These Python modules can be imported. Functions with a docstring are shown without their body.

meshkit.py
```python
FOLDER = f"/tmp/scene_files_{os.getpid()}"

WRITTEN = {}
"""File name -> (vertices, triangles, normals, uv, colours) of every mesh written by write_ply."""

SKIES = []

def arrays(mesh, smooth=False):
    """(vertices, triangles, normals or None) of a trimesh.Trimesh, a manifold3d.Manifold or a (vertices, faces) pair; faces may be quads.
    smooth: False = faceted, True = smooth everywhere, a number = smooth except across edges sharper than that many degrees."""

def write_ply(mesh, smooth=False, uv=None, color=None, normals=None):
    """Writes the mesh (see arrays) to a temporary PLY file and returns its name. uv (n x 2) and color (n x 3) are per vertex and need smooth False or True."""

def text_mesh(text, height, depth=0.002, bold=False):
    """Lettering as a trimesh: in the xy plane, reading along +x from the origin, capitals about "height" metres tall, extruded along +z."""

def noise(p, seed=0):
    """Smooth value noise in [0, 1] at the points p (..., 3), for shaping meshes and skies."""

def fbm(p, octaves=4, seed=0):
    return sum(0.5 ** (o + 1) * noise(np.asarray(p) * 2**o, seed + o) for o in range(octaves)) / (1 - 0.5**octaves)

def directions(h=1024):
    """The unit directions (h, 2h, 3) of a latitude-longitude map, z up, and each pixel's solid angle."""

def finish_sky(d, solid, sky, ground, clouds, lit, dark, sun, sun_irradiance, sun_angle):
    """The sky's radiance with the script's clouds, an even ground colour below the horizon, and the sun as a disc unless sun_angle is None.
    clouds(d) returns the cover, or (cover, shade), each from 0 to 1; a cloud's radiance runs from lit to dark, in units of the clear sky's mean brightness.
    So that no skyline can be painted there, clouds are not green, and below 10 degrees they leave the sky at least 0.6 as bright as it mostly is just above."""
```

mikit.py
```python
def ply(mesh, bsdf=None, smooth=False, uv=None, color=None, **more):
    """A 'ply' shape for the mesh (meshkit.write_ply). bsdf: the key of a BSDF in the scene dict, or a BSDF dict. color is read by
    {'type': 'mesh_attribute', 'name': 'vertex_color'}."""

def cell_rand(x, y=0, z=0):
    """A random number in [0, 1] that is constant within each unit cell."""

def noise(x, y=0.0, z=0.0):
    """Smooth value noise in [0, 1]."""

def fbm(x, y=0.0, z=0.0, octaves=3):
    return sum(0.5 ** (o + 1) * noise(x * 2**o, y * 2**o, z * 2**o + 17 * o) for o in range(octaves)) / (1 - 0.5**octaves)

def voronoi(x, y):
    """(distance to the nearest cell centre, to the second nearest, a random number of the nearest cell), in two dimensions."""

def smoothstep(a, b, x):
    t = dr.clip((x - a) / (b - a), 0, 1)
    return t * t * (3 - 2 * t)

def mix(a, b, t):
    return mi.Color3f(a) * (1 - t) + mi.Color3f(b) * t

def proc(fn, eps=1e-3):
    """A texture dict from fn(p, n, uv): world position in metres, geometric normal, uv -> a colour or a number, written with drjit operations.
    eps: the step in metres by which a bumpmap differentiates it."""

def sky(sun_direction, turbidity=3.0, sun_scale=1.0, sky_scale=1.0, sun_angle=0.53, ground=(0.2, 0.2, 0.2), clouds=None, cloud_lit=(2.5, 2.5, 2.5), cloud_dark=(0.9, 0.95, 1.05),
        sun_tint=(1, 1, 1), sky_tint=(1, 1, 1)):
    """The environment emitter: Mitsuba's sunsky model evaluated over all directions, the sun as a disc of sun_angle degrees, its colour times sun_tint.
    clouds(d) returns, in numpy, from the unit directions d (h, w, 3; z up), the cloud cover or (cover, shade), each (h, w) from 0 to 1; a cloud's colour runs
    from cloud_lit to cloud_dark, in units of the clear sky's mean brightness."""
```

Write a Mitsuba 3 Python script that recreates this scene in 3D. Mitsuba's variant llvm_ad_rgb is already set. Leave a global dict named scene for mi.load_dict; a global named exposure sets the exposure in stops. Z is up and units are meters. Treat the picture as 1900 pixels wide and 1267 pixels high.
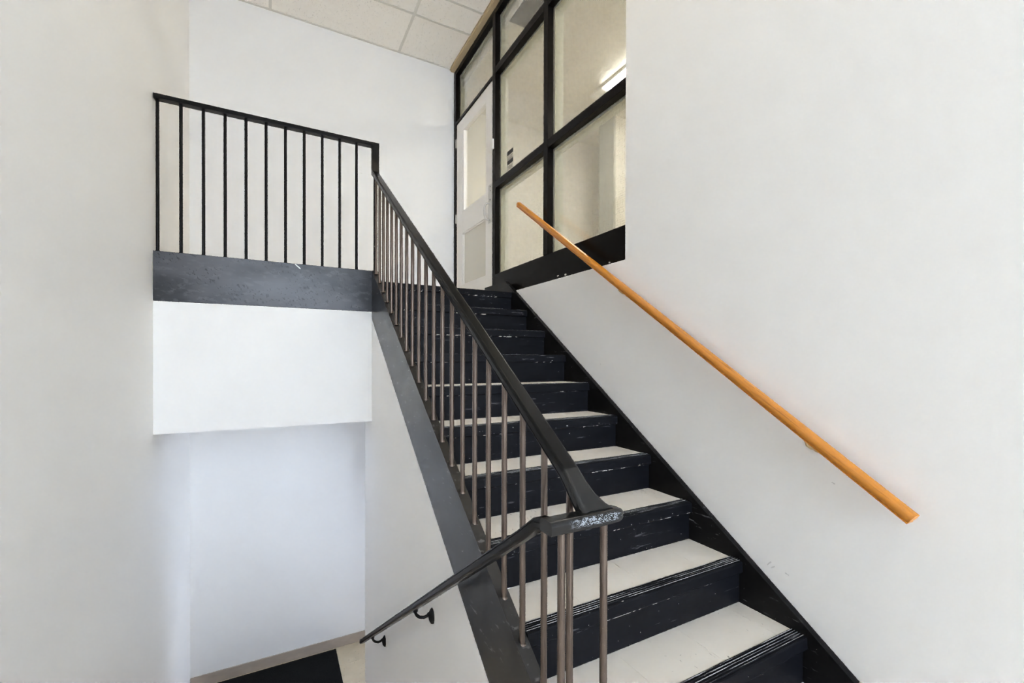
import math, random
import numpy as np, trimesh, mitsuba as mi, drjit as dr
import mikit, meshkit
from mikit import proc, fbm, noise, smoothstep, mix, voronoi, cell_rand
T = mi.ScalarTransform4f
random.seed(7)
rng = np.random.default_rng(7)
scene, labels = {}, {}

# ------------------------------------------------------------------ camera, sky, exposure
F_PX, YAW, PITCH, ROLL, CY = 821.84, 28.2426, -0.3313, 0.1351, 671.0
_a, _t, _r = map(math.radians, (YAW, PITCH, ROLL))
_F = np.array([math.sin(_a), math.cos(_a), 0.0]); _R = np.array([math.cos(_a), -math.sin(_a), 0.0]); _U = np.array([0, 0, 1.0])
_F, _U = _F * math.cos(_t) + _U * math.sin(_t), _U * math.cos(_t) - _F * math.sin(_t)
_R, _U = _R * math.cos(_r) + _U * math.sin(_r), _U * math.cos(_r) - _R * math.sin(_r)
scene['camera'] = {'type': 'perspective', 'fov_axis': 'x', 'fov': math.degrees(2 * math.atan(950 / F_PX)),
                   'principal_point_offset_x': 0.0, 'principal_point_offset_y': (633.5 - CY) / 1267.0,
                   'near_clip': 0.02, 'far_clip': 200.0,
                   'to_world': T().look_at(origin=[0, 0, 0], target=_F.tolist(), up=_U.tolist())}


SKY = 12.0                                # daylight at the entrance behind the camera
LAMP = [17, 16.3, 14.3]                   # corridor strip lamps
SOFFIT_FILL = [2.8, 3.5, 4.9]             # cool fill added on the soffit to brighten the lower well
STAIR_LAMP = [0.95, 0.80, 0.55]           # ceiling panel over the stair
HALL_FILL = [3.0, 3.5, 4.5]                 # cool fill added around the corner to brighten the lower well
exposure = 2.0


def cover(d):
    n = meshkit.fbm(d * 3.0, 4, 5)
    return np.clip(0.75 + 0.5 * n, 0, 1), np.clip(0.9 * n - 0.1, 0, 1)


scene['sky'] = mikit.sky((0.5, -0.3, 0.8), turbidity=4.0, sun_scale=0.0, sky_scale=SKY, ground=(0.55, 0.56, 0.58), clouds=cover,
                         cloud_lit=(2.27, 2.64, 3.16), cloud_dark=(1.3, 1.56, 1.92))

# ------------------------------------------------------------------ measures (metres; the camera is at 0,0,0)
H, G = 0.178, 0.2615                       # riser, going
Y0, Z0 = 3.2865, 0.5611                    # the landing's nosing
XL, XW, XR = -0.6635, 1.7912, 1.7612       # left wall, right wall, inner face of the wall stringer
XS0, XS1 = 0.6565, 0.700                   # open stringer
YF, YB = 3.485, 4.8444                     # landing fascia, far wall
ZC = 3.3241                                # ceiling
ZE, ZL = Z0 - 10 * H, -2.9645              # entry floor, lower floor
ZFT, ZFB, ZBB = 0.6712, 0.3583, -0.4763    # fascia top and bottom, bulkhead bottom
YR = -6.0                                  # entrance wall behind
XG = 1.832                                 # front of the glazed partition
SL = 0.6807
st_top = lambda y: 0.551 + SL * (y - Y0)   # stringer's top edge
st_bot = lambda y: 0.170 + SL * (y - Y0)
RS = 0.6745
rail_top = lambda y: -0.914 + RS * y       # stair handrail's top


# ------------------------------------------------------------------ helpers
def box(x0, x1, y0, y1, z0, z1, c=0.0):
    lo, hi = np.minimum([x0, y0, z0], [x1, y1, z1]), np.maximum([x0, y0, z0], [x1, y1, z1])
    if c <= 0:
        m = trimesh.creation.box(extents=hi - lo); m.apply_translation((lo + hi) / 2); return m
    pts = []
    for sx in (0, 1):
        for sy in (0, 1):
            for sz in (0, 1):
                p = np.where([sx, sy, sz], hi, lo); s = np.where([sx, sy, sz], -c, c)
                for k in range(3):
                    q = p + s; q[k] = p[k]; pts.append(q)
    return trimesh.Trimesh(*_hull(pts), process=False)


def _hull(pts):
    h = trimesh.convex.convex_hull(np.array(pts))
    return h.vertices, h.faces


def prism(poly, a0, a1, axis='x'):
    """Extrude a polygon of (u, v) from a0 to a1: axis x: (y, z); axis y: (x, z); axis z: (x, y)."""
    from shapely.geometry import Polygon
    m = trimesh.creation.extrude_polygon(Polygon(poly), abs(a1 - a0), engine='earcut')
    v = m.vertices.copy(); lo = min(a0, a1)
    w = {'x': np.stack([v[:, 2] + lo, v[:, 0], v[:, 1]], 1), 'y': np.stack([v[:, 0], v[:, 2] + lo, v[:, 1]], 1), 'z': np.stack([v[:, 0], v[:, 1], v[:, 2] + lo], 1)}[axis]
    f = m.faces[:, ::-1] if axis == 'y' else m.faces
    return trimesh.Trimesh(w, f, process=False)


def tube(points, r, sides=12, cap=True):
    p = np.asarray(points, float); r = np.broadcast_to(r, (len(p),))
    t = np.gradient(p, axis=0); t /= np.linalg.norm(t, axis=1, keepdims=True)
    ref = np.array([0, 0, 1.0]) if abs(t[0, 2]) < 0.9 else np.array([1.0, 0, 0])
    a = [np.cross(t[0], ref)]
    for i in range(1, len(p)): a.append(a[-1] - t[i] * (a[-1] @ t[i]))
    a = np.array([q / np.linalg.norm(q) for q in a]); b = np.cross(t, a)
    ang = np.arange(sides) * 2 * np.pi / sides
    v = (p[:, None] + r[:, None, None] * (np.cos(ang)[None, :, None] * a[:, None] + np.sin(ang)[None, :, None] * b[:, None])).reshape(-1, 3)
    f = []
    for i in range(len(p) - 1):
        for j in range(sides):
            k = (j + 1) % sides
            f += [[i * sides + j, (i + 1) * sides + j, (i + 1) * sides + k], [i * sides + j, (i + 1) * sides + k, i * sides + k]]
    if cap:
        n = len(v); v = np.vstack([v, p[:1], p[-1:]]); e = (len(p) - 1) * sides
        for j in range(sides):
            k = (j + 1) % sides
            f += [[n, j, k], [n + 1, e + k, e + j]]
    m = trimesh.Trimesh(v, f, process=False)
    if m.volume < 0: m.invert()
    return m


def loft(rings):
    """Closed tube through rings (m x n x 3), with fan caps."""
    R = np.asarray(rings, float); m, n = R.shape[:2]; v = R.reshape(-1, 3); f = []
    for i in range(m - 1):
        for j in range(n):
            k = (j + 1) % n
            f += [[i * n + j, (i + 1) * n + j, (i + 1) * n + k], [i * n + j, (i + 1) * n + k, i * n + k]]
    c = len(v); v = np.vstack([v, R[0].mean(0)[None], R[-1].mean(0)[None]])
    for j in range(n):
        k = (j + 1) % n
        f += [[c, j, k], [c + 1, (m - 1) * n + k, (m - 1) * n + j]]
    t = trimesh.Trimesh(v, f, process=False)
    if t.volume < 0: t.invert()
    return t


def round_profile(w, h, r, lip=0.0, n=5):
    """Handrail section, (side, up), centred, top corners of radius r, bottom corners of r / 3, optionally a groove over a bottom lip."""
    pts = []
    for cx, cy, rr, a0 in ((w / 2, h / 2, r, 0), (-w / 2, h / 2, r, 90), (-w / 2, -h / 2, r / 3, 180), (w / 2, -h / 2, r / 3, 270)):
        sx, sy = np.sign(cx), np.sign(cy)
        arc = [(cx - sx * rr + rr * math.cos(math.radians(a0 + 90 * k / n)), cy - sy * rr + rr * math.sin(math.radians(a0 + 90 * k / n))) for k in range(n + 1)]
        if lip and a0 == 180:
            pts += [(-w / 2, -h / 2 + lip * 2.0), (-w / 2 + lip * .6, -h / 2 + lip * 1.8), (-w / 2 + lip * .6, -h / 2 + lip * 1.2), (-w / 2, -h / 2 + lip)]
        pts += arc
        if lip and a0 == 270:
            pts += [(w / 2, -h / 2 + lip), (w / 2 - lip * .6, -h / 2 + lip * 1.2), (w / 2 - lip * .6, -h / 2 + lip * 1.8), (w / 2, -h / 2 + lip * 2.0)]
    return np.array(pts)


def sweep(points, prof, ups=None, sides=None):
    """Section prof (side, up) at each point, mitred; ups and sides fix the frames (else from z)."""
    p = np.asarray(points, float); rings = []
    for i in range(len(p)):
        t = p[min(i + 1, len(p) - 1)] - p[max(i - 1, 0)]; t = t / np.linalg.norm(t)
        if sides is not None: s = np.asarray(sides[i], float); u = np.cross(s, t) if ups is None else np.asarray(ups[i], float)
        else: s = np.cross(t, [0, 0, 1.0]); s /= np.linalg.norm(s); u = np.cross(s, t)
        rings.append(p[i] + prof[:, :1] * s + prof[:, 1:] * u)
    return loft(rings)


cat = lambda *ms: trimesh.util.concatenate([m for q in ms for m in (q if isinstance(q, (list, tuple)) else [q])])
_seen = {}


def numbered(key):
    n = _seen.get(key, 0); _seen[key] = n + 1
    return key if n == 0 else f'{key}_{n:03d}'


def part(parent, name, mesh, m, smooth=False, label=None, kind=None, **more):
    key = numbered(f'{parent}__{name}')
    scene[key] = mesh if isinstance(mesh, dict) else mikit.ply(mesh, m, smooth, **more)
    if label or kind: labels[key] = {k: v for k, v in (('label', label), ('kind', kind)) if v}
    return key


def thing(name, label, category, group=None, kind=None, mesh=None, m=None, smooth=False, **more):
    key = numbered(name)
    labels[key] = {'label': label, 'category': category}
    if group: labels[key]['group'] = group
    if kind: labels[key]['kind'] = kind
    if mesh is not None: scene[key] = mikit.ply(mesh, m, smooth, **more)
    return key


def struct(name, label, category, mesh=None, m=None, smooth=False):
    return thing(name, label, category, None, 'structure', mesh, m, smooth)


# ------------------------------------------------------------------ materials
def two(d): return {'type': 'twosided', 'bsdf': d}


def paint(name, col, rough, spec=0.5, bump=None, bump_scale=1.0):
    d = {'type': 'principled', 'base_color': {'type': 'rgb', 'value': list(col)} if not isinstance(col, dict) else col, 'roughness': rough, 'specular': spec}
    if bump is not None: d = {'type': 'bumpmap', 'scale': bump_scale, 'arbitrary': bump, 'bsdf': d}
    scene[name] = two(d)


def bumped(d, fn, scale, eps=1e-3):
    return {'type': 'bumpmap', 'scale': scale, 'tex': proc(fn, eps), 'bsdf': d}


def wall_col(p, n, uv):
    f = fbm(p.x * 1.7 + p.y * 0.9, p.y * 1.3, p.z * 1.6, 3)
    return mix((0.815, 0.798, 0.77), (0.845, 0.83, 0.806), f)


def wall_relief(p, n, uv):
    return fbm(p.x * 160, p.y * 160, p.z * 160, 2)


scene['m_wall'] = two(bumped({'type': 'principled', 'base_color': proc(wall_col), 'roughness': 0.55, 'specular': 0.35}, wall_relief, 0.0004, 2e-3))


def scuff_wall_col(p, n, uv):
    """The stair wall: the same paint with a few scuff marks above the stringer."""
    base = wall_col(p, n, uv)
    for y, z, sl, ln in ((1.098, -.836, -1.1, .013), (1.082, -.845, -.8, .010), (1.026, -.850, .3, .008), (.863, -.448, .5, .006), (2.17, -.03, .2, .006)):
        du, dv = p.y - y, p.z - z
        along, across = (du + sl * dv) / math.hypot(1, sl), (dv - sl * du) / math.hypot(1, sl)
        m = dr.select((dr.abs(along) < ln) & (dr.abs(across) < 0.0016 + 0.002 * noise(p.y * 300, p.z * 300, 1.0)), 1.0, 0.0)
        base = mix(base, (0.52, 0.50, 0.48), m * (0.35 + 0.5 * noise(p.y * 400, p.z * 400, 5.0)))
    return base


scene['m_wall_scuffed'] = two(bumped({'type': 'principled', 'base_color': proc(scuff_wall_col), 'roughness': 0.55, 'specular': 0.35}, wall_relief, 0.0004, 2e-3))


def black_col(p, n, uv):
    """Black gloss paint with dusty scuffs and little chips of the white undercoat."""
    f = fbm(p.x * 9, p.y * 9, p.z * 9, 4)
    c = mix((0.0045, 0.0040, 0.0040), (0.010, 0.0095, 0.010), f)
    scr = fbm(p.x * 60, p.y * 22, p.z * 95, 3)
    c = mix(c, (0.11, 0.11, 0.115), smoothstep(0.66, 0.78, scr) * smoothstep(0.45, 0.65, f) * 0.7)
    chip = noise(p.x * 150, p.y * 150, p.z * 150)
    return mix(c, (0.62, 0.60, 0.57), smoothstep(0.955, 0.965, chip) * smoothstep(0.56, 0.62, fbm(p.x * 5 + 3, p.y * 5, p.z * 5, 2)))


def black_rough(p, n, uv):
    return 0.20 + 0.22 * fbm(p.x * 7, p.y * 7, p.z * 9 + 4, 4)


def brush_relief(p, n, uv):
    return fbm(p.x * 24, p.y * 24, p.z * 60, 3)


scene['m_black'] = two(bumped({'type': 'principled', 'base_color': proc(black_col), 'roughness': proc(black_rough), 'specular': 0.11}, brush_relief, 0.0003, 2e-3))
scene['m_stringer'] = two(bumped({'type': 'principled', 'base_color': proc(black_col), 'roughness': proc(black_rough), 'specular': 0.6}, brush_relief, 0.0003, 2e-3))


def step_col(p, n, uv):
    f = fbm(p.x * 6, p.y * 20, p.z * 16, 4)
    c = mix((0.0035, 0.0037, 0.0052), (0.008, 0.0085, 0.0115), f)
    scr = fbm(p.x * 14, p.y * 70, p.z * 80, 3)
    c = mix(c, (0.10, 0.10, 0.11), smoothstep(0.68, 0.80, scr) * smoothstep(0.48, 0.62, f) * 0.6)
    chip = noise(p.x * 130, p.y * 130, p.z * 130)
    t = Z0 - p.z
    t = t - H * dr.floor(t / H)                      # chips along the lower edge of each nosing
    edge = dr.select(dr.abs(t - 0.0465) < 0.0022 * (0.3 + noise(p.x * 90, p.z * 3, 1.0)), 1.0, 0.0) * smoothstep(0.60, 0.66, noise(p.x * 75, p.z * 20, 6.0)) * smoothstep(0.50, 0.60, noise(p.x * 5, p.z * 8, 4.0))
    c = mix(c, (0.60, 0.58, 0.55), edge)
    return mix(c, (0.66, 0.64, 0.60), smoothstep(0.940, 0.950, chip) * smoothstep(0.47, 0.55, fbm(p.x * 4 + 7, p.y * 4, p.z * 5, 2)))


def fascia_col(p, n, uv):
    """Worn semi-gloss charcoal paint of the landing fascia: cloudy scuffs, a pale gouge on its top edge."""
    f = fbm(p.x * 2.6, 2.0, p.z * 5, 5)
    c = mix((0.010, 0.010, 0.011), (0.062, 0.062, 0.069), smoothstep(0.28, 0.74, f))
    scr = fbm(p.x * 30 + 12 * p.z, 1.0, p.z * 46, 4)
    c = mix(c, (0.13, 0.13, 0.136), smoothstep(0.55, 0.75, scr) * 0.25)
    fine = fbm(p.x * 90, 4.0, p.z * 60 + 30 * p.x, 3)
    c = mix(c, (0.008, 0.008, 0.009), smoothstep(0.62, 0.72, fine) * smoothstep(0.48, 0.62, fbm(p.x * 5 + 3, 6.0, p.z * 9, 3)) * 0.8)
    d = dr.abs((p.x - 0.140) * 0.66 + (p.z - 0.660) * 0.75)
    gouge = dr.select((d < 0.0035) & (p.x > 0.130) & (p.x < 0.166) & (p.z > 0.636), 1.0, 0.0)
    return mix(c, (0.75, 0.73, 0.70), gouge)


def fascia_rough(p, n, uv):
    return 0.24 + 0.16 * fbm(p.x * 4, 3.0, p.z * 8, 4)


scene['m_fascia'] = two(bumped({'type': 'principled', 'base_color': proc(fascia_col), 'roughness': proc(fascia_rough), 'specular': 0.4}, brush_relief, 0.0004, 2e-3))


def frame_col(p, n, uv):
    """Black frame paint with the three white chips at the foot of the sill board."""
    c = mix((0.0042, 0.0035, 0.0033), (0.0065, 0.0056, 0.0053), noise(p.x * 20, p.y * 20, p.z * 20))
    w = 0.006 * noise(p.y * 190, p.z * 190, 2.0)
    for y, z, a, b in ((2.704, 0.611, .016, .006), (2.609, 0.604, .017, .009), (2.136, 0.601, .012, .008)):
        d = dr.sqrt(dr.square((p.y - y) / a) + dr.square((p.z - z) / b))
        c = mix(c, (0.66, 0.64, 0.60), dr.select(d + w * 90 < 1.0, 1.0, 0.0))
    return c


scene['m_frame_black'] = two({'type': 'principled', 'base_color': proc(frame_col), 'roughness': 0.22, 'specular': 0.06})


def step_rough(p, n, uv):
    return 0.30 + 0.25 * fbm(p.x * 10, p.y * 22, p.z * 22, 3)


scene['m_step'] = two(bumped({'type': 'principled', 'base_color': proc(step_col), 'roughness': proc(step_rough), 'specular': 0.11}, brush_relief, 0.0006, 2e-3))


def rib_top_col(p, n, uv):
    f = fbm(p.x * 9 + 40 * p.y, p.y * 260, p.z * 9, 4)
    return mix((0.012, 0.012, 0.014), (0.46, 0.46, 0.47), smoothstep(0.42, 0.60, f))  # patchy pale grey for the rib tops


scene['m_rib_tops'] = two({'type': 'principled', 'base_color': proc(rib_top_col), 'roughness': 0.45, 'specular': 0.3})


def vct_col(p, n, uv):
    f = fbm(p.x * 12, p.y * 12, p.z * 7, 3)
    c = mix((0.76, 0.71, 0.635), (0.82, 0.775, 0.70), f)
    fleck = noise(p.x * 170 + 9 * noise(p.x * 4, p.y * 4, p.z * 9), p.y * 46, p.z * 19)
    c = mix(c, (0.20, 0.18, 0.15), smoothstep(0.885, 0.925, fleck) * smoothstep(0.42, 0.58, noise(p.x * 9, p.y * 9, p.z * 13)) * 0.85)
    pale = noise(p.x * 60 + 40, p.y * 26, p.z * 19)
    return mix(c, (0.76, 0.73, 0.67), smoothstep(0.90, 0.96, pale) * 0.6)


scene['m_vct'] = two({'type': 'principled', 'base_color': proc(vct_col), 'roughness': 0.42, 'specular': 0.4})


def tan_vct(p, n, uv):
    f = fbm(p.x * 12, p.y * 12, 1.0, 3)
    c = mix((0.50, 0.42, 0.29), (0.58, 0.49, 0.35), f)
    return mix(c, (0.26, 0.21, 0.14), smoothstep(0.92, 0.96, noise(p.x * 80, p.y * 60, 2.0)) * 0.7)


scene['m_vct_tan'] = two({'type': 'principled', 'base_color': proc(tan_vct), 'roughness': 0.4, 'specular': 0.4})


def bronze_col(p, n, uv):
    f = fbm(p.x * 60, p.y * 60, p.z * 14, 3)
    c = mix((0.110, 0.084, 0.070), (0.205, 0.165, 0.142), f)
    sp = noise(p.x * 420, p.y * 420, p.z * 260)
    return mix(c, (0.36, 0.30, 0.25), smoothstep(0.90, 0.96, sp) * 0.6)


scene['m_bronze'] = two({'type': 'principled', 'base_color': proc(bronze_col), 'roughness': 0.24, 'metallic': 0.9, 'specular': 0.5})


def rail_col(p, n, uv):
    f = fbm(p.x * 40, p.y * 14, p.z * 14, 4)
    c = mix((0.004, 0.004, 0.004), (0.009, 0.009, 0.009), f)
    chip = noise(p.x * 210, p.y * 150, p.z * 150)
    return mix(c, (0.5, 0.5, 0.5), smoothstep(0.962, 0.972, chip) * smoothstep(0.55, 0.62, fbm(p.x * 7, p.y * 7, p.z * 7, 2)))


scene['m_rail'] = two({'type': 'principled', 'base_color': proc(rail_col), 'roughness': 0.24, 'specular': 0.13})


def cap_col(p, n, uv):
    """The rail's paint, with rubbed wear and a painted sky highlight as pale grains along the front edge of the end piece."""
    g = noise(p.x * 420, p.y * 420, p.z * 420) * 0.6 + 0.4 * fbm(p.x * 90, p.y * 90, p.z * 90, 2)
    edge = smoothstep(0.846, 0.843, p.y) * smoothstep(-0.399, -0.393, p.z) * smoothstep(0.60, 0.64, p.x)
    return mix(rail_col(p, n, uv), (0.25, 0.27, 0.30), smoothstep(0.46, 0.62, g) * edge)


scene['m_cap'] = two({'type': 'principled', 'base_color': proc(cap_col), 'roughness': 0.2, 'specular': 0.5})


def oak_col(p, n, uv):
    s = (p.y + 0.65 * p.z)
    g = fbm(p.x * 150, s * 5, (p.z - 0.65 * p.y) * 150, 3)
    b = fbm(p.x * 20, s * 2, (p.z - 0.65 * p.y) * 30, 2)
    return mix(mix((0.43, 0.150, 0.014), (0.56, 0.215, 0.024), b), (0.28, 0.080, 0.008), smoothstep(0.55, 0.85, g) * 0.7)


scene['m_oak'] = two({'type': 'principled', 'base_color': proc(oak_col), 'roughness': 0.32, 'specular': 0.5, 'clearcoat': 0.4, 'clearcoat_gloss': 0.8})
scene['m_brass'] = two({'type': 'principled', 'base_color': {'type': 'rgb', 'value': [0.55, 0.43, 0.24]}, 'roughness': 0.3, 'metallic': 0.9})
scene['m_steel'] = two({'type': 'principled', 'base_color': {'type': 'rgb', 'value': [0.55, 0.53, 0.50]}, 'roughness': 0.35, 'metallic': 0.85})


def tile_col(p, n, uv):
    f = fbm(p.x * 30, p.y * 30, 2.0, 3)
    c = mix((0.87, 0.825, 0.755), (0.90, 0.86, 0.795), f)
    pin = noise(p.x * 130, p.y * 130, 5.0)
    return mix(c, (0.50, 0.48, 0.43), smoothstep(0.80, 0.92, pin) * 0.5)


scene['m_ceiling_tile'] = two(bumped({'type': 'principled', 'base_color': proc(tile_col), 'roughness': 0.9, 'specular': 0.1}, lambda p, n, uv: fbm(p.x * 110, p.y * 110, 1.0, 2), 0.001, 2e-3))
paint('m_grid', (0.66, 0.63, 0.57), 0.5, 0.3)
paint('m_frame_beige', (0.60, 0.60, 0.50), 0.5, 0.3)
paint('m_door_white', (0.80, 0.775, 0.74), 0.42, 0.4)
paint('m_door_panel', (0.62, 0.59, 0.52), 0.45, 0.4)
paint('m_corridor', (0.72, 0.70, 0.64), 0.6, 0.3)
paint('m_corridor_floor', (0.52, 0.49, 0.43), 0.5, 0.3)
paint('m_white_plastic', (0.84, 0.84, 0.82), 0.35, 0.5)
paint('m_vent', (0.035, 0.033, 0.026), 0.6, 0.2)
paint('m_vent_slat', (0.085, 0.08, 0.066), 0.5, 0.3)
paint('m_wire', (0.33, 0.32, 0.28), 0.4, 0.5)
paint('m_print', (0.02, 0.02, 0.02), 0.5, 0.3)
paint('m_sticker', (0.78, 0.76, 0.70), 0.4, 0.4)
paint('m_grey_strip', (0.42, 0.42, 0.38), 0.5, 0.3)
paint('m_concrete', (0.42, 0.41, 0.39), 0.8, 0.2)


def tan_wood(p, n, uv):
    g = fbm(p.x * 40, p.y * 3, p.z * 90, 3)
    return mix((0.40, 0.30, 0.17), (0.54, 0.43, 0.27), g)


scene['m_trim'] = two({'type': 'principled', 'base_color': proc(tan_wood), 'roughness': 0.5, 'specular': 0.3})


def base_col(p, n, uv):
    g = fbm(p.x * 14, p.y * 14, p.z * 30, 3)
    return mix((0.34, 0.28, 0.225), (0.42, 0.355, 0.29), g)


scene['m_baseboard'] = two({'type': 'principled', 'base_color': proc(base_col), 'roughness': 0.45, 'specular': 0.3})


def mat_col(p, n, uv):
    return mix((0.006, 0.006, 0.006), (0.014, 0.014, 0.014), noise(p.x * 300, p.y * 300, 1.0))


scene['m_mat'] = two({'type': 'principled', 'base_color': proc(mat_col), 'roughness': 0.95, 'specular': 0.05})
scene['m_glass'] = {'type': 'thindielectric', 'int_ior': 1.5}

# ------------------------------------------------------------------ setting: walls, floors, ceiling
TH = 0.16
struct('wall_left', 'plain white painted wall on the left, from the lower floor to the ceiling', 'wall',
       box(XL - TH, XL, YR - TH, YB + TH, ZL - .1, ZC + .25), 'm_wall')
struct('wall_back', 'white far wall behind the landing railing and under the landing', 'wall',
       box(XL, 1.93, YB, YB + TH, ZL - .1, ZC + .25), 'm_wall')
YO = 1.953                                   # near edge of the glazed opening
ZO = 0.578
wall_r = prism([(YR - TH, ZL - .1), (YB, ZL - .1), (YB, ZO), (YO, ZO), (YO, ZC + .25), (YR - TH, ZC + .25)], XW, XW + 0.17)
struct('wall_right', 'white wall on the right carrying the wooden handrail above the stair', 'wall', wall_r, 'm_wall_scuffed')
# entrance wall behind the stair foot, with a wide glazed entrance (an open frame) to the sky
EX0, EX1, EZ1 = -0.62, 1.4, 2.9
fr = [box(XL, EX0, YR - TH, YR, ZE - .1, ZC), box(EX1, XW, YR - TH, YR, ZE - .1, ZC), box(EX0, EX1, YR - TH, YR, EZ1, ZC)]
struct('wall_front', 'white wall with the entrance opening, behind the foot of the stair', 'wall', cat(fr), 'm_wall')
dr1 = struct('door_2', 'open black framed entrance to daylight behind the foot of the stair', 'entrance')
for x0, x1, z0, z1 in ((EX0, EX0 + .06, ZE, EZ1), (EX1 - .06, EX1, ZE, EZ1), (0.36, 0.41999999999999993, ZE, EZ1), (EX0 + .06, EX1 - .06, EZ1 - .06, EZ1), (EX0 + .06, 0.36, .90, .96), (0.41999999999999993, EX1 - .06, .90, .96)):
    part(dr1, 'frame_bar', box(x0, x1, YR - .11, YR - .05, z0, z1), 'm_frame_black')
struct('wall_stair', 'pale wall closing the underside of the stair, carrying the lower handrail', 'wall',
       prism([(0.80, ZL), (3.77, ZL), (3.77, st_bot(YF) - .002), (YF, st_bot(YF) - .002), (0.80, st_bot(0.80) - .002)], XS0 + .002, XS0 + .10), 'm_wall')
struct('wall_bulkhead', 'bright white upright panel below the black landing fascia', 'wall',
       box(XL, XS0 + .001, YF, YB, ZBB, ZFB), 'm_wall')
# lower floor, tiles laid on it
fl = struct('floor', 'beige tiled floor at the foot of the lower stair', 'floor')
part(fl, 'slab', box(XL, XW, .62, YB, ZL - .1, ZL - .004), 'm_concrete')
tl = 0.305
for i in range(9):
    for j in range(10):
        x0, y1 = XL + i * tl, YB - j * tl
        if x0 > XW: continue
        part(fl, 'tile', box(x0 + .0006, min(x0 + tl, XW) - .0006, y1 - tl + .0006, y1 - .0006, ZL - .004, ZL), 'm_vct_tan')
struct('wall_entry_edge', 'white wall under the edge of the entry floor', 'wall', box(XL, XW, .62, .78, ZL - .1, ZE - .14), 'm_wall')
fe = struct('floor_001', 'entry floor in front of the stair foot', 'floor', box(XL, XW, YR, .80, ZE - .14, ZE), 'm_vct')
struct('floor_002', 'landing floor at the head of the stair', 'floor',
       cat(box(XL, XS1, YF + .035, YB, ZFB + .01, Z0), box(XS1, XW, Y0 + .035, YB, ZFB + .01, Z0)), 'm_vct')
struct('baseboard_back', 'tan baseboard along the foot of the far wall', 'baseboard', box(XL, XW, YB - .012, YB, ZL, ZL + .1003, .003), 'm_baseboard')
struct('baseboard_right', 'tan baseboard on the right wall in front of the stair', 'baseboard', box(XW - .012, XW, YR, .776, ZE, ZE + .105, .003), 'm_baseboard')
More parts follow.
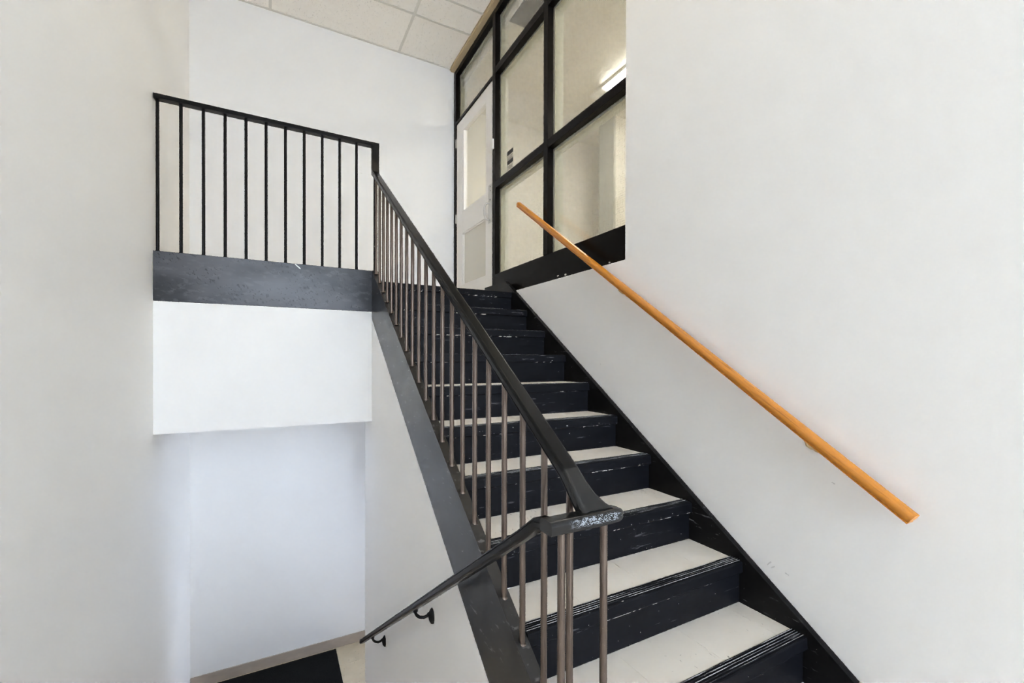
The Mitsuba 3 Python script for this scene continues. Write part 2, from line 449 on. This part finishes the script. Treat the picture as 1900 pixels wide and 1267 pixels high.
# ceiling: tees and lay-in tiles
ce = struct('ceiling', 'suspended ceiling of pale speckled tiles in a thin grid over the landing', 'ceiling')
part(ce, 'deck', box(XL, XW + .17, YR, YB, ZC + .06, ZC + .25), 'm_concrete')
xs = [XL, -0.030, 1.195, 1.780]
ys = [YB, 4.235, 3.918]
while ys[-1] - .61 > YR: ys.append(ys[-1] - .61)
ys.append(YR)
for i in range(len(xs) - 1):
    for j in range(len(ys) - 1):
        if ys[j] - ys[j + 1] < .03: continue
        part(ce, 'tile', box(xs[i] + .004, xs[i + 1] - .004, ys[j + 1] + .004, ys[j] - .004, ZC + .006, ZC + .022), 'm_ceiling_tile')
for x in xs[1:-1]: part(ce, 'grid_bar', box(x - .012, x + .012, YR, YB, ZC, ZC + .006), 'm_grid')
for y in ys[1:-1]: part(ce, 'grid_bar', box(XL, 1.780, y - .012, y + .012, ZC + .0005, ZC + .0055), 'm_grid')
part(ce, 'edge_angle', box(XL, 1.780, YB - .022, YB, ZC, ZC + .006), 'm_grid')
part(ce, 'edge_angle', box(XL, XL + .022, YR, YB - .022, ZC, ZC + .006), 'm_grid')
struct('trim_1', 'thin tan wooden trim between the ceiling and the black glazing frame', 'trim',
       cat(box(1.781, 1.791, YO + .001, YB, ZC - .010, ZC + .02, .002), box(1.791, 1.845, YO + .001, YB, ZC - .022, ZC + .06)), 'm_trim')

# ------------------------------------------------------------------ stair
sc = thing('staircase', 'black painted straight stair with beige treads climbing to the landing beside the right wall', 'staircase')
yb0 = 0.775
poly_r = [(yb0, ZE), (yb0, Z0 + .031 + SL * (yb0 - Y0)), (3.407, Z0 + .031 + SL * (3.407 - Y0)), (3.83, Z0 + .031 + SL * (3.407 - Y0)), (3.83, Z0 - .18), (3.407, st_bot(3.3)), (yb0 + .62, ZE)]
part(sc, 'stringer', prism(poly_r, XR, XW - .001), 'm_black', label='wall stringer, black')
ye = YF
poly_l = [(.82, ZE), (.82, st_top(.82)), (ye, st_top(ye) - .012), (ye, st_bot(ye)), (.82 + (ZE - st_bot(.82)) / SL, ZE)]
web = prism(poly_l, XS0, XS1)
part(sc, 'stringer', web, 'm_stringer', label='open stringer, dull grey sheen')
fas = cat(box(XL, XS0 + .004, YF, YF + .012, ZFB, ZFT, .002), box(XL, XS0 + .03, YF + .012, YF + .05, ZFT - .012, ZFT, .002))
struct('trim_3', 'wide charcoal fascia along the landing edge with cloudy grey scuffs and a pale gouge', 'fascia', fas, 'm_fascia')


def nosing(y, z):
    """Rubber nosing: front lip and a top with five raised ribs; and the grey tops of the ribs."""
    d, hh = .062, .048
    poly = [(y, z - .006), (y - .002, z - hh + .006), (y + .002, z - hh), (y + .012, z - hh), (y + .012, z - .008), (y + d, z - .008), (y + d, z - .0005)]
    w = .0105
    for k in range(5):
        a = y + d - .004 - k * w
        poly += [(a, z - .0005), (a - .0012, z + .003), (a - w * .42, z + .003), (a - w * .42 - .0012, z - .0005)]
    poly += [(y + .006, z + .001), (y + .0015, z - .001)]
    tops = [box(XS1 + .001, XR - .001, y + d - .004 - k * w - w * .42 + .0004, y + d - .0052 - k * w, z + .0029, z + .0034) for k in range(5)]
    return prism(poly, XS1 + .001, XR - .001), cat(tops)


for i in range(0, 10):
    y, z = Y0 - i * G, Z0 - i * H
    yr = y + .016
    part(sc, 'riser', box(XS1, XR, yr, yr + .018, z - H, z - .012), 'm_step')
    if i == 0:
        nm, nc = nosing(y, z)
        part(sc, 'nosing', nm, 'm_step'); continue
    tr = part(sc, 'tread', box(XS1, XR, y + .004, y + G + .016, z - .034, z - .008), 'm_step')
    nm, nc = nosing(y, z)
    part(tr, 'nosing', nm, 'm_step', label='ribbed black rubber nosing')
    part(tr, 'rib_tops', nc, 'm_rib_tops', label='patchy grey tops of the nosing ribs', kind='stuff')
    xa = XS1
    cuts = [XS1 + .001, 1.066, 1.371, 1.676, XR - .001] if i % 2 else [XS1 + .001, .96, 1.265, 1.57, XR - .001]
    for a, b in zip(cuts[:-1], cuts[1:]):
        part(tr, 'floor_tile', box(a + .0004, b - .0004, y + .063, y + G + .0155, z - .008, z), 'm_vct')

# lower stair, going down beside the left wall
ls = thing('staircase', 'lower flight going down along the left wall to the black mat', 'staircase')
HL, GL, YL0 = (ZE - ZL) / 10, 0.26, 0.80
for i in range(1, 10):
    z = ZE - i * HL
    part(ls, 'tread', box(XL + .001, XS0 - .001, YL0 + (i - 1) * GL + .012, YL0 + i * GL + .02, z - .03, z), 'm_vct')
for i in range(1, 11):
    z = ZE - i * HL
    part(ls, 'riser', box(XL + .001, XS0 - .001, YL0 + (i - 1) * GL, YL0 + (i - 1) * GL + .012, z, z + HL - .03), 'm_vct')

# ------------------------------------------------------------------ railing
ra = thing('stair_railing', 'black metal railing with bronze round balusters along the open side of stair and landing', 'railing')
prof = round_profile(.053, .031, .011, .004)
zr = 1.637
th = math.atan(RS); upv = np.array([0, -math.sin(th), math.cos(th)])
xc = 0.6785
# sloping handrail
ya, yz = 0.945, 3.475
pa = np.array([xc, ya, rail_top(ya) - .017]); pb = np.array([xc, yz, rail_top(yz) - .017])
pts = [pa + (pb - pa) * t for t in np.linspace(0, 1, 12)]
part(ra, 'handrail', sweep(pts, prof, sides=[(1, 0, 0)] * 12), 'm_rail', 40, label='sloping black handrail')
# landing handrail
pts = [(XL + .004, YF + .022, zr), (.25, YF + .022, zr), (.66, YF + .022, zr), (xc + .012, YF + .022, zr)]
part(ra, 'handrail', sweep(pts, prof, sides=[(0, 1, 0)] * 4, ups=[(0, 0, 1)] * 4), 'm_rail', 40, label='level black handrail along the landing')
# drop between the two
pv = round_profile(.054, .046, .010)
pts = [(xc + .006, YF + .020, zr + .013), (xc + .006, YF + .020, zr - .1), (xc + .004, YF + .012, rail_top(YF) + .02), (xc, YF - .02, rail_top(YF - .02) - .03)]
part(ra, 'drop_piece', sweep(pts, pv, sides=[(1, 0, 0)] * 4, ups=[(0, 1, 0)] * 3 + [(0, .83, .56)]), 'm_rail', 40)
# newel cap: level piece across the foot, flaring into the sloping rail
yc, zc = 0.868, -0.390
px = round_profile(.052, .032, .012)
xsn = [.556, .575, .60, .64, .70, .745, .765, .776, .781]
wid = [1, 1, 1, 1.05, 1.1, 1.0, .9, .7, .35]
rings = [np.array([x, yc, zc]) + np.stack([np.zeros(len(px)), px[:, 0] * w, px[:, 1] * min(1, w * 1.05)], 1) for x, w in zip(xsn, wid)]
cap = loft(rings)
neck = [(.975, rail_top(.975) - .017, th, 1.0, 0), (.945, rail_top(.945) - .0175, th, 1.0, 0), (.918, -.322, th + .12, 1.06, .003), (.897, -.349, th + .1, 1.25, .010), (.880, -.372, .5, 1.55, .022), (.862, -.386, .2, 1.8, .032)]
fl0 = []
for y, z, an, w, sh in neck:
    u = np.array([0, -math.sin(an), math.cos(an)])
    fl0.append(np.array([xc + sh, y, z]) + prof[:, :1] * w * np.array([1.0, 0, 0]) + prof[:, 1:] * u)
part(ra, 'newel_cap', cat(cap, loft(fl0)), 'm_cap', 50, label='level end piece across the two front posts, worn along its edge with a painted highlight')
# lower handrail
xl = .578
low = lambda y: -1.220 - 0.680 * (y - 2.122)
pl = round_profile(.040, .029, .010, .005)
yv = [yc - .004, .925] + list(np.linspace(1.0, 3.425, 8))
pts = [(xl, y, zc - .001 if k == 0 else low(y) + (.004 if k == 1 else 0)) for k, y in enumerate(yv)]
part(ra, 'handrail', sweep(pts, pl, sides=[(-1, 0, 0)] * len(pts)), 'm_rail', 40, label='lower black handrail going down along the pale wall')
for yk in (2.030, 3.045):
    zb = low(yk) - .016; ze = zb - .030; xe = XS0 - .008
    arm = [(xl, yk, zb + .004), (xl + .001, yk, zb - .008), (xl + .008, yk - .002, zb - .024), (xl + .022, yk - .005, zb - .036), (xl + .040, yk - .009, zb - .040),
           (xl + .055, yk - .013, zb - .034), (xl + .064, yk - .016, zb - .024), (xl + .072, yk - .018, zb - .020), (XS0, yk - .019, zb - .022)]
    b = part(ra, 'bracket', tube(arm, .0072, 10), 'm_rail', 50)
    ros = trimesh.creation.icosphere(3, 1.0); ros.vertices = ros.vertices * [.019, .025, .037] + [XS0 + .001, yk - .02, ze - .008]
    ros.vertices[:, 0] = np.minimum(ros.vertices[:, 0], XS0 + .0015)
    part(b, 'rosette', ros, 'm_rail', 50)
    part(b, 'saddle', box(xl - .011, xl + .011, yk - .018, yk + .018, zb - .002, zb + .010, .002), 'm_rail')


def baluster(x, y, z0, z1, r=.0095):
    zs = [z0, z0 + .004, z0 + .009, (z0 + z1) / 2, z1]
    rs = [r + .004, r + .0035, r, r, r]
    return tube([(x, y, z) for z in zs], rs, 14)


for k in range(9 + 12):
    y = 0.943 + .1243 * k
    if y > 3.44: break
    part(ra, 'baluster', baluster(xc, y, st_top(y) - .012, rail_top(y) - .026), 'm_bronze', 40)
for x in (.599, .727):
    part(ra, 'post', baluster(x, yc - .002, ZE, zc - .008), 'm_bronze', 40)
for k in range(11):
    x = -.644 + .1193 * k
    part(ra, 'baluster', baluster(x, YF + .026, ZFT, zr - .010), 'm_rail', 40, label='black landing baluster' if k == 0 else None)
part(ra, 'baluster', baluster(xc + .006, YF + .030, ZFT - .03, rail_top(YF) - .02), 'm_rail', 40)

# ------------------------------------------------------------------ wooden handrail
wr = thing('wooden_handrail', 'varnished orange oak handrail fixed to the right wall above the stair', 'handrail')
slope = (1.252 + .490) / (3.112 - .612); tw = math.atan(slope)
xw = 1.735
prw = np.array([(.021, -.002), (.020, .006), (.016, .012), (.008, .0155), (-.008, .0155), (-.016, .012), (-.020, .006), (-.021, -.002), (-.0195, -.006),
                (-.0135, -.0075), (-.0135, -.0125), (-.0165, -.0135), (-.0165, -.0165), (.0165, -.0165), (.0165, -.0135), (.0135, -.0125), (.0135, -.0075), (.0195, -.006)])
c0 = np.array([xw, .613, -.490]); c1 = np.array([xw, 3.118, 1.243])
pts = [c0 + (c1 - c0) * t for t in np.linspace(0, 1, 8)]
prw = prw * 1.15
part(wr, 'rail', sweep(pts, prw, sides=[(1, 0, 0)] * 8), 'm_oak', 40)
for yk in (2.80, 1.945, .93):
    zb = c0[2] + slope * (yk - c0[1]) - .0165 / math.cos(tw)
    arm = [(xw, yk, zb + .002), (xw, yk - .002, zb - .018), (xw + .008, yk - .008, zb - .034), (xw + .03, yk - .014, zb - .040), (XW - .002, yk - .016, zb - .040)]
    arm = [arm[0]] + [tuple(np.array(arm[i]) * .5 + np.array(arm[i + 1]) * .5) for i in range(len(arm) - 1)] + [arm[-1]]
    b = part(wr, 'bracket', tube(arm, .0065, 10), 'm_brass', 50, label='small brass wall bracket')
    dsk = trimesh.creation.cylinder(.017, .006, sections=20); dsk.apply_transform(trimesh.transformations.rotation_matrix(math.pi / 2, [0, 1, 0]))
    dsk.apply_translation([XW - .003, yk - .016, zb - .040]); part(b, 'wall_plate', dsk, 'm_brass')

# ------------------------------------------------------------------ glazed partition and door
DG = .055                                    # front of frame to glass
gx = XG + DG
win = struct('window_1', 'black framed glazed partition of wired glass beside the white door on the landing', 'glazed partition')


def member(name, y0, y1, z0, z1, front='m_frame_black', back=True):
    k = part(win, name, box(XG, gx - .003, y0, y1, z0, z1, .002), front)
    if back: part(k, 'inner_lining', box(gx + .003, gx + .078, y0 - .014, y1 + .014, z0 - .014, z1 + .014), 'm_frame_beige', label='pale beige lining on the corridor side')
    return k


zt = ZC - .025
member('post', 4.785, YB - .001, Z0, zt)
member('mullion', 3.757, 3.817, Z0, zt)
member('mullion', 2.848, 2.908, .80, zt)
member('post', YO - .01, YO + .035, .80, zt)
for y0, y1 in ((3.818, 4.784), (2.909, 3.756), (YO + .036, 2.847)):
    member('head', y0, y1, 3.247, zt)
member('transom', 3.818, 4.784, 2.672, 2.702)
for y0, y1 in ((2.909, 3.756), (YO + .036, 2.847)):
    member('transom', y0, y1, 2.683, 2.748); member('transom', y0, y1, 1.607, 1.672)
member('sill_board', YO - .01, 3.756, ZO + .004, .798)
panes = [(3.818, 4.784, 2.703, 3.246), (2.909, 3.756, 2.749, 3.246), (2.909, 3.756, 1.673, 2.682), (2.909, 3.756, .799, 1.606),
         (YO + .036, 2.847, 2.749, 3.246), (YO + .036, 2.847, 1.673, 2.682), (YO + .036, 2.847, .799, 1.606)]


def sheet(x, y0, y1, z0, z1):
    return trimesh.Trimesh([[x, y0, z0], [x, y1, z0], [x, y1, z1], [x, y0, z1]], [[0, 2, 1], [0, 3, 2]], process=False)


def wires(x, y0, y1, z0, z1, pitch=.0145, r=.00035):
    ms = []
    yy = np.arange(y0 + pitch / 2, y1, pitch); zz = np.arange(z0 + pitch / 2, z1, pitch)
    for y in yy: ms.append(box(x, x + 2 * r, y - r, y + r, z0, z1))
    for z in zz: ms.append(box(x, x + 2 * r, y0, y1, z - r, z + r))
    return cat(ms)


for (y0, y1, z0, z1) in panes:
    k = part(win, 'pane', sheet(gx, y0 + .001, y1 - .001, z0 + .001, z1 - .001), 'm_glass', label='wired glass pane')
    part(k, 'wire_mesh', wires(gx + .0005, y0 + .001, y1 - .001, z0 + .001, z1 - .001), 'm_wire', kind='stuff')

# door
do = struct('door_1', 'white painted door with a tall glass light and a lower panel at the landing', 'door')
dx0, dx1 = XG + .012, XG + .056
dy0, dy1, dz0, dz1 = 3.822, 4.779, Z0 + .006, 2.669
gy0, gy1, gz0, gz1 = 3.992, 4.572, 1.640, 2.532
py0, py1, pz0, pz1 = 3.992, 4.598, .828, 1.395
for nm, (a, b, c, d) in (('stile', (dy0, gy0, dz0, dz1)), ('stile', (py1, dy1, dz0, dz1)), ('top_rail', (gy0, py1, gz1, dz1)), ('middle_rail', (gy0, py1, pz1, gz0)), ('bottom_rail', (gy0, py1, dz0, pz0)), ('stile_edge', (gy1, py1, gz0, gz1))):
    if nm == 'stile_edge':
        part(do, 'glazing_bead', box(dx0 + .002, dx1, a, b, c, d, .002), 'm_door_white'); continue
    part(do, nm, box(dx0, dx1, a, b, c, d, .0015), 'm_door_white')
part(do, 'pane', sheet(dx0 + .024, gy0, gy1, gz0, gz1), 'm_glass', label='tall glass light')
part(do, 'panel', box(dx0 + .020, dx0 + .034, py0, py1, pz0, pz1), 'm_door_panel', label='recessed lower panel, greyish beige')
for a, b, c, d in ((py0, py1, pz1 - .014, pz1), (py1 - .016, py1, pz0, pz1 - .014)):
    part(do, 'glazing_bead', box(dx0 + .006, dx0 + .020, a, b, c, d, .003), 'm_door_white')
for z in (2.46, 1.60, .72):
    part(do, 'hinge', tube([(dx0 - .006, 4.785, z - .05), (dx0 - .006, 4.785, z + .05)], .008, 12), 'm_steel', 40)
hp = part(do, 'handle_plate', box(dx0 - .003, dx0, 3.842, 3.926, 1.318, 1.690, .001), 'm_steel', label='tall metal handle plate')
t = np.linspace(0, math.pi, 13)
part(do, 'pull_handle', tube([(dx0 - .003, 3.893, 1.345)] + [(dx0 - .003 - .052 * math.sin(q) ** .6, 3.893 - .0 + .012 * math.sin(q), 1.345 + (1.510 - 1.345) * (1 - math.cos(q)) / 2) for q in t[1:-1]] + [(dx0 - .003, 3.893, 1.510)], .009, 10), 'm_steel', 50, label='curved metal pull')
for z, r in ((1.668, .006), (1.627, .006), (1.540, .008)):
    s = trimesh.creation.icosphere(2, r); s.vertices[:, 0] *= .4; s.apply_translation([dx0 - .003, 3.882, z]); part(hp, 'screw', s, 'm_frame_black', True)
thing('door_sensor', 'small white plastic contact on the black post beside the door', 'sensor', mesh=box(XG - .018, XG, 3.775, 3.812, 1.985, 2.082, .004), m='m_white_plastic')
# sticker on the pane
stk = thing('window_sticker', 'small sticker of two dark bars and grey lines on the tall middle pane', 'sticker')
sy0, sy1 = 3.50, 3.615
for z, hgt in ((1.858, .040), (1.772, .040)):
    part(stk, 'dark_bar', box(gx - .0012, gx - .0006, sy0, sy1, z, z + hgt), 'm_print')
for z in (1.842, 1.828, 1.816, 1.756, 1.742, 1.728):
    part(stk, 'grey_line', box(gx - .0012, gx - .0006, sy0 + .004, sy1, z, z + .006), 'm_print')
thing('wall_plate', 'small painted-over plate on the far wall by the railing corner', 'wall plate', mesh=box(.768, .818, YB - .006, YB, 1.94, 2.01, .002), m='m_wall')

# ------------------------------------------------------------------ corridor behind the glass
ZK = 3.12
CX = 5.2; CYB = 5.17
struct('wall_corridor', 'cream end wall of the corridor behind the glazing', 'wall', box(XW + .175, CX, CYB, CYB + .12, Z0 - .1, ZC + .3), 'm_corridor')
struct('wall_corridor_side', 'corridor side wall beyond the lamp', 'wall', box(CX, CX + .12, .3, CYB + .12, Z0 - .1, ZC + .3), 'm_corridor')
struct('wall_corridor_near', 'corridor wall hidden behind the right wall', 'wall', box(XW + .175, CX, .18, .3, Z0 - .1, ZC + .3), 'm_corridor')
struct('wall_corridor_reveal', 'cream return of the corridor wall beside the door', 'wall', cat(box(XW + .175, XW + .235, YB + TH, CYB, Z0 - .1, ZC + .3), box(XW + .14, XW + .2, YB, YB + TH, Z0 - .1, ZC + .3)), 'm_corridor')
struct('ceiling_corridor', 'cream corridor ceiling seen through the glass', 'ceiling', box(XW + .125, CX, .3, CYB, ZK, ZK + .2), 'm_corridor')
struct('floor_003', 'corridor floor behind the glazing', 'floor', box(XW + .171, CX, .3, CYB, Z0 - .12, Z0), 'm_corridor_floor')
struct('trim_2', 'grey strip on the corner of the corridor pier', 'trim', cat(box(3.815, 3.83, 4.375, 4.66, Z0, ZK), box(3.83, 3.845, 4.375, 4.39, Z0, ZK)), 'm_grey_strip')  # thin grey facing over the left side of the pier
struct('wall_pier', 'brightly lit cream pier in the corridor behind the right panes', 'pier', box(3.83, 4.5, 4.39, 4.65, Z0, ZK), 'm_corridor')
ve = thing('ceiling_vent', 'dark grey air grille in the corridor ceiling behind the top pane', 'vent')
part(ve, 'frame', box(1.915, 2.10, 3.0, 3.63, ZK - .006, ZK), 'm_vent')
for k in range(14): part(ve, 'slat', box(1.922 + k * .0127, 1.929 + k * .0127, 3.01, 3.62, ZK - .009, ZK - .006), 'm_vent_slat')
la = thing('ceiling_lamp', 'lit white strip lamp on the corridor ceiling behind the upper right pane', 'lamp')
lx, ly0, ly1 = 3.385, 2.72, 3.95
part(la, 'housing', box(lx - .10, lx + .10, ly0, ly1 + .25, ZK - .03, ZK, .004), 'm_white_plastic')
scene[numbered(la + '__diffuser')] = {**mikit.ply(box(lx - .09, lx + .09, ly0 + .02, ly1, ZK - .06, ZK - .031, .006), 'm_white_plastic'), 'emitter': {'type': 'area', 'radiance': {'type': 'rgb', 'value': [.6 * c for c in LAMP]}}}
lb = thing('ceiling_lamp', 'second strip lamp of the corridor, hidden behind the right wall', 'lamp')
part(lb, 'housing', box(lx - .06, lx + .06, .7, 1.9, ZK - .03, ZK, .004), 'm_white_plastic')
scene[numbered(lb + '__diffuser')] = {**mikit.ply(box(lx - .05, lx + .05, .72, 1.88, ZK - .06, ZK - .031, .006), 'm_white_plastic'), 'emitter': {'type': 'area', 'radiance': {'type': 'rgb', 'value': LAMP}}}

def panel_lamp(label, x0, x1, y0, y1, z, value):
    k = thing('ceiling_panel_lamp', label, 'lamp')
    part(k, 'housing', cat(box(x0 - .02, x0, y0 - .02, y1 + .02, z - .03, z), box(x1, x1 + .02, y0 - .02, y1 + .02, z - .03, z), box(x0, x1, y0 - .02, y0, z - .03, z), box(x0, x1, y1, y1 + .02, z - .03, z)), 'm_white_plastic')
    scene[numbered(k + '__diffuser')] = {**mikit.ply(box(x0, x1, y0, y1, z - .025, z - .003), 'm_white_plastic'), 'emitter': {'type': 'area', 'radiance': {'type': 'rgb', 'value': value}}}


panel_lamp('lit panel lamp in the stairwell ceiling above the stair, outside the picture', .75, 1.35, .95, 2.15, ZC, STAIR_LAMP)
wl = thing('lower_hall_fill', 'added square cool white fill light in the lower hall, around the corner behind the stair', 'lamp')  # unseen light added to lift the far wall of the lower well
part(wl, 'housing', cat(box(XW - .03, XW - .001, 3.28, 3.30, -2.32, -1.68), box(XW - .03, XW - .001, 3.90, 3.92, -2.32, -1.68), box(XW - .03, XW - .001, 3.30, 3.90, -2.32, -2.30), box(XW - .03, XW - .001, 3.30, 3.90, -1.70, -1.68)), 'm_white_plastic')
scene[wl + '__diffuser'] = {**mikit.ply(box(XW - .025, XW - .003, 3.30, 3.90, -2.30, -1.70), 'm_white_plastic'), 'emitter': {'type': 'area', 'radiance': {'type': 'rgb', 'value': HALL_FILL}}}
panel_lamp('added cool white fill light under the landing, hidden behind the bulkhead', -.16, .16, 3.62, 3.72, ZBB, SOFFIT_FILL)  # unseen light added for the walls below the landing

# ------------------------------------------------------------------ floor mat
thing('floor_mat', 'black entrance mat on the beige floor at the foot of the lower stair', 'mat', mesh=box(-.60, .553, 4.03, 4.812, ZL, ZL + .010, .003), m='m_mat')
